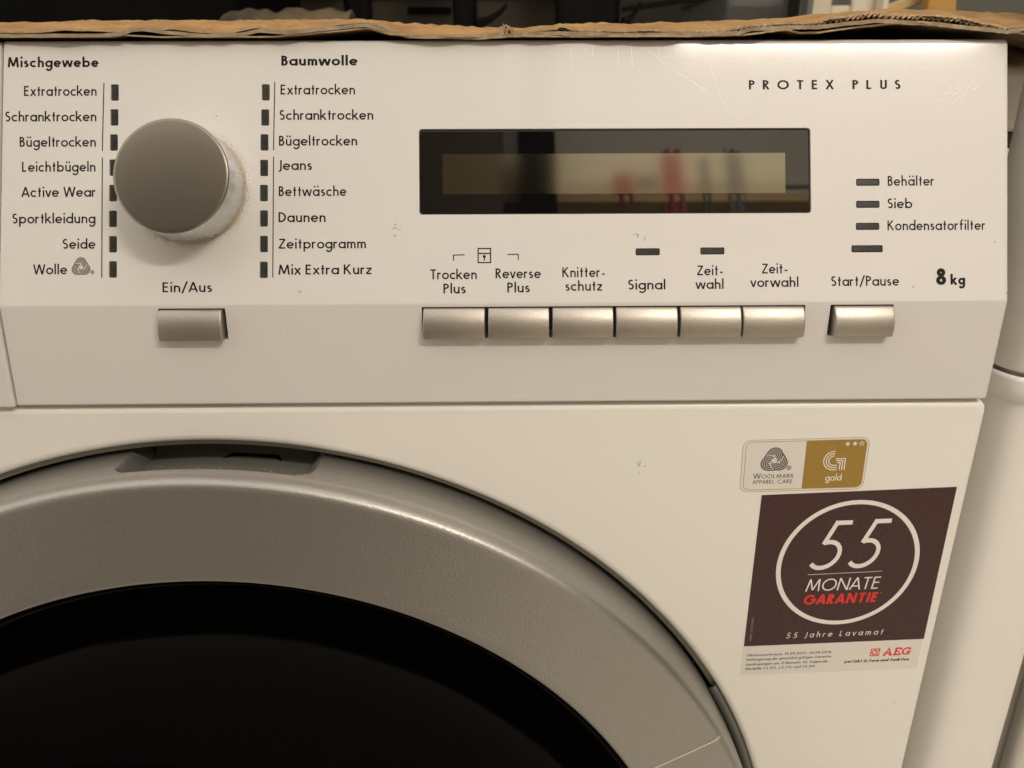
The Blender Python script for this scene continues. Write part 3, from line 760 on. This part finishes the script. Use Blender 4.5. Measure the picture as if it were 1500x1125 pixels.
def blob(mb, fr, x, y, r, h=.03, n=7, el=1.0, rnd=rs):
    a0 = rnd.uniform(0, 6.28)
    P = []
    for k in range(n):
        t = a0 + 2 * math.pi * k / n; q_ = r * rnd.uniform(.55, 1.15)
        P.append((x + q_ * math.cos(t) * el, y + q_ * math.sin(t)))
    mb.add([fr(x, y, h + r * .25)] + [fr(p[0], p[1], h) for p in P], [[0, i + 1, (i + 1) % n + 1] for i in range(n)])
for i in range(170):              # dust crust hugging the dial, heavier on the lower right
    a = rs.gauss(-40, 55); r = 20.7 + abs(rs.gauss(0, .75)); t = math.radians(a)
    blob(dm, PP, KN[0] + r * math.cos(t), KN[1] + r * math.sin(t), rs.uniform(.05, .17))
for i in range(90):
    a = rs.uniform(-80, 100); r = 21.5 + abs(rs.gauss(0, 3)); t = math.radians(a)
    blob(dm, PP, KN[0] + r * math.cos(t), KN[1] + r * math.sin(t), rs.uniform(.04, .11))
for x, y, r in ((313, 167, .3), (1331, 424, .3), (1470, 433, .3)):
    u, v = px(x, y); blob(dm, PP, u, v, r)
for i in range(50): blob(dm, PP, rs.uniform(-60, 295), rs.uniform(3, 90), rs.uniform(.04, .10))
for i in range(40): blob(dm, FL, rs.uniform(-60, 290), rs.uniform(2, 24), rs.uniform(.04, .10), 1.4)
for i in range(50): blob(dm, FL, rs.uniform(120, 290), rs.uniform(-140, -4), rs.uniform(.04, .12), .05)
for x, z, r in ((37.5, 28.5, .22), (290, -146, .3), (171, -27, .3)): blob(dm, FL, x, z, r, 1.2 if z > 0 else .05)
dm.build('dust_specks', M['dirt'], panel, recalc=False, kind='stuff')
sm = MB()
for x, y, n in ((573, 332, 5), (570, 345, 3), (432, 426, 5), (926, 345, 6), (935, 352, 3), (1454, 357, 2), (577, 334, 3)):
    u, v = px(x, y)
    for i in range(n): blob(sm, PP, u + rs.gauss(0, .5), v + rs.gauss(0, .4), rs.uniform(.15, .45), .015, el=1.3)
for i in range(8): blob(sm, FL, 169 + rs.gauss(0, .6), -27 + rs.gauss(0, 1.2), rs.uniform(.15, .4), .02)
sm.build('smudges', M['fluff'], panel, recalc=False, kind='stuff')
fd = MB()
for i in range(130):
    a = math.radians(rs.uniform(30, 106)); r = rs.choice((rs.uniform(197, 233), rs.uniform(233, 236)))
    p = Vector((r * math.cos(a), -22.75 - (233 - r) * .033 - .05, ZC + r * math.sin(a)))
    fr = lambda x, y, h, p=p: p + Vector((x, -h, y))
    blob(fd, fr, 0, 0, rs.uniform(.05, .13), .0)
for i in range(25):
    a = math.radians(rs.uniform(79.5, 97)); y = rs.uniform(-15.5, -13); r = 238.4
    p = Vector((r * math.cos(a), y, ZC + r * math.sin(a)))
    fr = lambda x, y_, h, p=p: p + Vector((x, y_, h))
    blob(fd, fr, 0, 0, rs.uniform(.1, .3), .0)
fd.build('lint', M['card_edge'], doorO, recalc=False, kind='stuff')

# ------------------------------------------------------------------ crushed cardboard on top
def interp(tab, x):
    if x <= tab[0][0]: return tab[0][1]
    for (a, b), (c, d) in zip(tab, tab[1:]):
        if x <= c: return b + (d - b) * (x - a) / (c - a)
    return tab[-1][1]
TA = [(-64.7, 131.1), (-50.0, 131.3), (-40.1, 132.0), (-27.9, 131.7), (-20.6, 131.2), (-15.6, 132.1), (-11.8, 132.6), (-5.8, 131.9), (-2.1, 132.3), (8.7, 131.0), (18.6, 130.9), (23.6, 131.8), (28.1, 132.7), (33.4, 131.8), (45.7, 131.8), (53.2, 132.9), (58.2, 133.8), (66.8, 134.5), (72.9, 132.9), (80.2, 130.6), (87.5, 129.9), (107.4, 129.9), (114.3, 130.6), (117.8, 133.3), (119.8, 130.3), (127.2, 131.4), (135.9, 132.1), (137.1, 133.0), (142.1, 131.9), (157.0, 131.4), (169.4, 131.6), (181.8, 131.4), (196.8, 131.8), (206.6, 133.4), (219.0, 133.8), (231.3, 134.4), (233.7, 135.3), (245.9, 136.7), (249.5, 137.3), (255.9, 136.7), (268.4, 136.4), (281.0, 135.7), (288.8, 133.9), (299.2, 132.5), (306.6, 133.0), (330, 131)]
TK = [(-92.9, 137.4), (-75.8, 137.9), (-56.0, 138.1), (-22.0, 138.3), (20.6, 138.5), (43.3, 138.5), (59.0, 138.5), (66.1, 137.9), (83.2, 137.1), (106.1, 136.0), (114.7, 135.5), (123.3, 135.5), (139.1, 137.0), (163.5, 137.0), (192.2, 137.5), (221.0, 138.2), (235.3, 139.2), (249.6, 140.3), (266.7, 141.5), (272.3, 142.3), (289.7, 141.8), (307.2, 141.2), (321.7, 140.9), (330.7, 139.4), (336.9, 138.1), (380, 134)]
TBv = [(-63.7, 130.3), (-49.1, 130.2), (-32.1, 130.2), (-19.8, 130.6), (-16.0, 132.0), (-12.2, 132.3), (-5.1, 131.3), (9.3, 130.1), (21.6, 130.4), (29.1, 131.7), (38.8, 131.0), (53.6, 132.3), (67.1, 133.6), (73.1, 132.1), (82.8, 129.8), (107.4, 129.3), (132.1, 130.8), (144.4, 130.6), (156.8, 130.1), (181.5, 130.3), (201.3, 130.7), (206.1, 132.1), (218.4, 132.5), (230.8, 132.7), (243.0, 134.0), (250.3, 134.7), (260.3, 134.2), (275.3, 133.5), (285.5, 132.2), (298.3, 131.0), (305.6, 131.9), (330, 128)]
TC = [(-63.2, 129.5), (-24.4, 129.5), (-19.5, 130.1), (-7.4, 129.4), (34.0, 129.4), (58.6, 131.3), (67.9, 132.2), (75.6, 130.2), (92.7, 129.3), (132.0, 129.4), (181.3, 129.4), (203.6, 129.8), (218.2, 131.5), (223.3, 130.6), (230.7, 130.6), (245.3, 132.4), (262.3, 133.9), (267.3, 133.9), (275.0, 132.6), (290.1, 131.4), (305.4, 130.1), (330, 124)]
def nz(x, s, seed): return mnoise.noise(Vector((x * s, seed, .5)))
CB = root('cardboard_sheet', (.1, .24, Z0 + .128), 'crushed brown cardboard sheet with torn wavy front edge lying on the dryer', 'cardboard')
XS = [-110 + i * .9 for i in range(int(500 / .9))]
def rough(x): return sstep(120, 145, x)
def sheet(tab, yf, th, seed, back, amp=.25, jag=.35):
    """thin sheet: top row front edge follows tab, runs back to rows given by back(x) list of (y,z)"""
    top, bot = [], []
    for x in XS:
        zf = interp(tab, x) + amp * nz(x, .22, seed) * .6
        j = rough(x) * jag * (nz(x, .9, seed + 3) + .5 * nz(x, 2.1, seed + 7))
        y0 = yf + 1.6 * nz(x, .12, seed + 1) + 1.2 * j
        line = [(y0, zf + j * .5)] + [(y, z) for y, z in back(x, zf)]
        top.append([Vector((x, y, z)) for y, z in line]); bot.append([Vector((x, y + (.1 if k == 0 else 0), z - th)) for k, (y, z) in enumerate(line)])
    mb = MB(); mb.quadgrid(top); mb.quadgrid(bot, flip=True)
    edge = MB(); edge.quadgrid([[a[0] + Vector((0, -.05, .02)) for a in top], [b[0] + Vector((0, -.05, -.02 - .15 * rough(b[0].x) * (1 + nz(b[0].x, 1.4, seed)))) for b in bot]])
    return mb, edge
def backA(x, zf):
    k = interp(TK, x * 1.0 + 0)
    # crest seen at depth 85 mm
    kk = max(k + .5 * nz(x, .15, 9) + .35 * nz(x, .5, 12), zf + .8)
    return [(39, zf + (kk - zf) * (.16 + .12 * nz(x, .4, 21))), (46, zf + (kk - zf) * (.36 + .16 * nz(x, .3, 22))), (58, zf + (kk - zf) * (.66 + .12 * nz(x, .25, 23))), (74, kk - .4 + .4 * nz(x, .3, 24)), (86, kk), (105, kk - .5), (200, 136), (420, 133)]
mb, ed = sheet(TA, 34, .6, 1.0, backA)
mb.build('top_liner', M['card'], CB, recalc=False); ed.build('torn_edge', M['card_edge'], CB, recalc=False)
mb, ed = sheet(TBv, 32.5, 1.15, 5.0, lambda x, zf: [(44, zf + .4), (70, zf + .8), (110, 131.5), (420, 130.6)], amp=.2, jag=.2)
mb.build('middle_liner', M['card_dark'], CB, recalc=False); ed.build('torn_edge', M['card_liner'], CB, recalc=False)
mb, ed = sheet(TC, 33, .4, 8.0, lambda x, zf: [(44, zf - .2), (70, zf - .3), (110, 129.3), (420, 129.2)], amp=.15, jag=.1)
mb.build('bottom_liner', M['card_dark'], CB, recalc=False); ed.build('torn_edge', M['card_edge'], CB, recalc=False)
# exposed flutes between the upper liners where the edge is torn off
fl = MB(); XF = [135 + i * .3 for i in range(int(190 / .3))]
rows = []
for x in XF:
    za_ = interp(TA, x) - .45; zb_ = interp(TBv, x)
    gap = min(max(za_ - zb_, .35), 1.6); ph = x / 2.0 * 6.28 + 1.5 * nz(x, .2, 3)
    z = za_ - gap * (.45 + .30 * math.sin(ph)) ; y = 34.0 + 1.1 * nz(x, .35, 4)
    rows.append([Vector((x, y, z)), Vector((x, y + 12, z + .5)), Vector((x, y, z - .22))])
fl.quadgrid([[r[0] for r in rows], [r[1] for r in rows]]); fl.quadgrid([[r[0] for r in rows], [r[2] for r in rows]])
fl.quadgrid([[r[0] + Vector((0, .9, .5)) for r in rows], [r[0] + Vector((0, .9, -.55)) for r in rows]])
fl.build('fluting', M['card_edge'], CB, recalc=False)
# frayed tuft
tf = MB()
for i in range(34):
    x = 117.5 + rs.gauss(0, 2.0); z = 129.8; hgt = rs.uniform(.8, 3.7) * math.exp(-((x - 117.6) / 3) ** 2) + .3
    y = 33 + rs.uniform(-.8, 1.2); dx = rs.gauss(0, .7)
    tf.add([(x - .3, y, z), (x + .3, y - .1, z), (x + dx + .35, y - rs.uniform(0, .8), z + hgt * .7), (x + dx * 1.5, y - .3, z + hgt), (x + dx - .3, y + .2, z + hgt * .6)], [[0, 1, 2, 3, 4]])
tf.build('frayed_tuft', M['card_edge'], CB, recalc=False)
# sagging end to the right of the machine
sg = MB(); rows = []
for i in range(40):
    x = 299 + i * 2.4; row = []
    for j, (y, z) in enumerate(((58, 120.6), (56, 123.5), (57, 127), (60, 131), (75, 132.2), (200, 131))):
        row.append(Vector((x, y + 2.0 * nz(x, .12, 2 + j) + 1.2 * math.sin(x * .9 + j) * (j < 3), z + 1.1 * nz(x, .2, j) + (1.5 * nz(x, .7, 30) if j == 0 else 0))))
    rows.append(row)
sg.quadgrid(rows); sg.build('sagging_flap', M['card_dark'], CB, recalc=False)
sg2 = MB(); rows = []
for i in range(30):
    x = 299 + i * 3.0
    rows.append([Vector((x, 52 + 3 * nz(x, .2, 5), 127.5 - 3 * sstep(300, 312, x) + nz(x, .25, 6))), Vector((x, 60, 130.5 - 2 * sstep(300, 330, x))), Vector((x, 90, 131))])
sg2.quadgrid(rows); sg2.build('crumpled_corner', M['card'], CB, recalc=False)

# ------------------------------------------------------------------ things behind the machine
def bevbox(x0, x1, y0, y1, z0, z1): b = MB(); b.box(x0, x1, y0, y1, z0, z1); return b
TOP = 134.0
BX = root('dark_cavity_block', (-.3, .6, Z0 + .134), 'large matt black block standing in for the dark cavity at the back left behind the cardboard', 'box')  # black block in place of a cavity that is only deep shade
bevbox(-700, -112, 480, 760, TOP, 420).build('body', M['black'], BX, bevel=8, segs=3)
bevbox(-708, -106, 474, 766, 400, 424).build('lid', M['black'], BX, bevel=5, segs=3)
RK = root('black_rack', (.1, .7, Z0 + .134), 'black metal rack with thick legs standing behind the cardboard', 'rack')
for x0, x1, y in ((-38, -12, 560), (68, 92, 570), (172, 236, 580)):
    bevbox(x0, x1, y, y + 26, TOP, 420).build('leg', M['black_metal'], RK, bevel=7, segs=3)
bevbox(-60, 470, 586, 604, 206, 222).build('crossbar', M['black_metal'], RK, bevel=4, segs=3)
bm_ = MB(); bm_.add([(236, 560, 186), (236, 560, 190), (236, 572, 186), (236, 572, 190), (340, 560, 199), (340, 560, 204), (340, 572, 199), (340, 572, 204)], [[0, 1, 3, 2], [4, 6, 7, 5], [0, 4, 5, 1], [2, 3, 7, 6], [0, 2, 6, 4], [1, 5, 7, 3]])
bm_.build('brace', M['black_metal'], RK)
FT = [(92, 30), (236, 16)]
for x, l_ in FT:
    f = MB(); rows = []
    for i in range(9):
        t = i / 8; rows.append([Vector((x + l_ * t, 565 + 12 * math.cos(a * .7854), 176 + 16 * t * t + 5 * math.sin(a * .7854) * (1 - t * .5))) for a in range(8)])
    f.quadgrid(rows, closed_u=True); f.build('gusset', M['black_metal'], RK)
OB = root('olive_crate', (.1, .85, Z0 + .134), 'olive brown plastic crate with a handle slot seen between the rack legs', 'crate')
bevbox(-120, 180, 700, 960, TOP, 330).build('body', M['olive'], OB, bevel=10, segs=3)
bevbox(10, 60, 696, 702, 196, 203).build('handle_slot', M['black'], OB, bevel=1.5)
bevbox(-126, 186, 692, 966, 212, 224).build('rim', M['olive'], OB, bevel=4, segs=3)
CLm = MB(); rows = []
for i in range(40):
    t = i / 39; x = -125 + 112 * t; prof_h = 175 + 5 * math.sin(t * 2.4) + 4 * nz(t * 10, 1, 3)
    rows.append([Vector((x, 470 + 40 * math.cos(a * math.pi / 8) * (1 + .3 * nz(x, .05, a)), 128 + (prof_h - 128) * max(0, math.sin(a * math.pi / 8)) + 2.5 * nz(x, .1, a + 20))) for a in range(9)])
CLm.quadgrid(rows); CLm.build('tan_cloth', M['tan'], label='crumpled tan cloth bundle lying behind the cardboard near the black cavity block', cat='cloth', recalc=False)
GB = root('grey_bin', (.4, .72, Z0 + .134), 'blurred grey plastic bin behind the cardboard left of the cream bracket', 'bin')
bevbox(358, 426, 640, 860, TOP, 300).build('body', M['greybin'], GB, bevel=8, segs=3)
bevbox(352, 432, 634, 866, 215, 226).build('rim', M['greybin'], GB, bevel=4, segs=3)
CR = root('cream_bracket', (.46, .6, Z0 + .134), 'cream plastic bracket with a square slot standing behind the cardboard', 'bracket')
bevbox(424, 452, 590, 606, TOP, 230).build('upright', M['cream'], CR, bevel=3, segs=3)
bevbox(472, 498, 590, 606, TOP, 230).build('upright', M['cream'], CR, bevel=3, segs=3)
bevbox(452.2, 471.8, 592, 604, TOP, 194).build('web', M['cream'], CR, bevel=2)
bevbox(495, 501, 570, 590, TOP, 215).build('flange', M['cream'], CR, bevel=2)
bevbox(420, 426, 570, 592, TOP, 215).build('flange', M['greybin'], CR, bevel=2)
WS = MB(); WS.add([(498, 640, 176), (498, 640, 186), (498, 660, 176), (498, 660, 186), (600, 640, 212), (600, 640, 224), (600, 660, 212), (600, 660, 224)], [[0, 1, 3, 2], [4, 6, 7, 5], [0, 4, 5, 1], [2, 3, 7, 6], [0, 2, 6, 4], [1, 5, 7, 3]])
WS.build('wooden_slat', M['wood'], bevel=1.5, label='tan wooden slat leaning at a slant beside the cream bracket', cat='slat')
bevbox(500, 860, 800, 830, TOP, 420).build('grey_board', M['greygreen'], bevel=3, label='dark grey green board standing upright at the back right', cat='board')
OR = MB(); vs = [(560, 180), (612, 180), (590, 192), (585, 240), (560, 240)]
OR.add([(x, 610, z) for x, z in vs] + [(x, 626, z) for x, z in vs], [[0, 1, 2, 3, 4], [9, 8, 7, 6, 5]] + [[i, 5 + i, 5 + (i + 1) % 5, (i + 1) % 5] for i in range(5)])
OR.build('ochre_offcut', M['orange'], bevel=1.5, label='ochre wooden offcut with a flared foot behind the cardboard at right', cat='offcut')

# ------------------------------------------------------------------ right of the machine: waste pipe, grey box, cabinet
PIC = Vector((334.5, 28))
def tube(prof_, n=96):
    def pt(r, i, z):
        c, q_ = math.cos(2 * math.pi * i / n), math.sin(2 * math.pi * i / n)
        e = .62
        return Vector((PIC.x + .79 * r * math.copysign(abs(c) ** e, c), PIC.y + .85 * r * math.copysign(abs(q_) ** e, q_), z + 10.5))
    return [[pt(r, i, z) for i in range(n)] for r, z in prof_]
PR = root('vertical_duct', (.3345, .028, 0), 'white vertical duct with rounded corners, a collar and a greyer upper length beside the dryer', 'duct')
a = MB(); a.quadgrid(tube([(26.2, -730), (26.2, -20), (26.2, -15)]), closed_u=True); a.build('lower_length', M['pipe'], PR)
a = MB(); a.quadgrid(tube([(26.2, -15.2), (27.2, -14.8), (28.4, -13.2), (28.7, -10), (28.7, -6.5), (28.3, -5.2), (27.5, -4.8), (26.2, -4.8), (25.9, -9)]), closed_u=True); a.build('collar', M['pipe'], PR)
a = MB(); a.quadgrid(tube([(22.5, -9), (22.5, -3.3), (25.8, -3.3), (26.3, -2.6), (26.4, -1.5), (26.4, 200), (26.4, 420)]), closed_u=True); a.build('upper_length', M['pipe_grey'], PR)
GX = root('meter_box', (.4, .14, Z0 + .09), 'pale grey box with rounded edges behind the grey pipe', 'box')
bevbox(326, 520, 118, 200, 92, 123).build('body', M['pipe_grey'], GX, bevel=6, segs=4)
bevbox(330, 516, 124, 196, 84, 91.8).build('foot', M['cavity'], GX, bevel=1)
CA = root('side_cabinet', (.6, .3, 0), 'white cabinet with rounded edge at the far right beyond the pipe', 'cabinet')
bevbox(403, 900, 78, 560, -718, 60).build('body', M['cabinet'], CA, bevel=12, segs=5)
bevbox(410, 896, 66, 77.8, -700, 40).build('door', M['cabinet'], CA, bevel=5, segs=4)
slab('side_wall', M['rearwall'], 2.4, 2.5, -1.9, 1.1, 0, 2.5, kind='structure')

# ------------------------------------------------------------------ the lamp that lights the place
def lamp_mat():
    m = bpy.data.materials.new('lit_tube'); m.use_nodes = True; nt = m.node_tree; nt.nodes.clear()
    o = nt.nodes.new('ShaderNodeOutputMaterial'); e = nt.nodes.new('ShaderNodeEmission')
    e.inputs[0].default_value = (1.0, .895, .785, 1); e.inputs[1].default_value = LAMP_POWER
    nt.links.new(e.outputs[0], o.inputs[0]); return m
LP = root('ceiling_lamp', LAMP_AT, 'short lit lamp tube under a white metal fitting above the dryer front', 'lamp')
tb = MB(); lx, ly, lz = LAMP_AT
tb.quadgrid([[Vector((x, ly + .03 * math.cos(2 * math.pi * i / 12), lz + .03 * math.sin(2 * math.pi * i / 12))) for i in range(12)] for x in (lx - .30, lx + .30)], closed_u=True)
tb.build('tube', lamp_mat(), LP, world=True)
tb = MB(); tb.box(lx - .34, lx + .34, ly - .03, ly + .03, lz + .07, lz + .11); tb.build('fitting', M['pipe'], LP, world=True)
for dx in (-.33, .31):
    tb = MB(); tb.box(lx + dx, lx + dx + .02, ly - .02, ly + .02, lz - .02, lz + .069); tb.build('socket', M['pipe'], LP, world=True)

# ------------------------------------------------------------------ what the display mirrors, on the wall opposite
SH = root('wall_shelf', (.4, -1.8, 1.75), 'wooden wall shelf on the wall opposite the dryer', 'shelf')
def wb(x0, x1, y0, y1, z0, z1): b = MB(); b.box(x0, x1, y0, y1, z0, z1); return b
wb(-.5, 1.3, -1.9, -1.62, 1.94, 1.965).build('board', M['wood'], SH, world=True)
wb(.17, .27, -1.9, -1.55, 1.2, 2.5).build('upright', M['black'], SH, world=True)
for i, (x, wd, mm, nm_, z0, z1) in enumerate(((.47, .055, 'redcloth', 'red', 1.935, 2.04), (.62, .06, 'redcloth', 'longer red', 1.80, 2.12), (.545, .06, 'greycloth', 'short grey', 2.0, 2.03), (.715, .03, 'greycloth', 'narrow grey', 1.7, 2.1), (.80, .05, 'greycloth', 'wide grey', 1.75, 2.12))):
    b = MB(); rows = []
    for k in range(13):
        u = k / 12; rows.append([Vector((x + wd * (u - .5), -1.62 - .012 * math.sin(u * 12 + i), z)) for z in (z1, z1 * .66 + z0 * .34, z1 * .33 + z0 * .67, z0)])
    b.quadgrid(rows); b.build('hanging_cloth', M[mm], world=True, recalc=False, label=nm_ + ' cloth hanging from the wall shelf opposite the dryer', cat='cloth')
wb(.3, 1.25, -1.64, -1.63, 1.995, 2.004).build('rail', M['greycloth'], SH, world=True)
WR = root('added_wardrobe', (-.8, -1.5, 0), 'tall dark brown wardrobe, unseen, added opposite the dryer to darken reflections at the left', 'wardrobe')  # added out of view so the ring, dial and screen mirror something dark
wb(-1.7, .12, -1.88, -1.3, 0.0, 2.3).build('body', M['veneer'], WR, world=True)
wb(-1.69, -.80, -1.299, -1.28, 0.05, 2.28).build('door', M['veneer'], WR, world=True)
wb(-.78, .11, -1.299, -1.28, 0.05, 2.28).build('door', M['veneer'], WR, world=True)
RG = root('added_doormat', (-.45, -.75, 0), 'dark rubber doormat on the floor in front of the dryer at the left', 'doormat')  # added out of view so the left of the door ring reflects darker
wb(-1.0, .05, -1.15, -.35, .002, .014).build('mat', M['cavity'], RG, world=True, bevel=.004)
wb(-.96, .01, -1.11, -.39, .0141, .016).build('pile', M['grip'], RG, world=True)
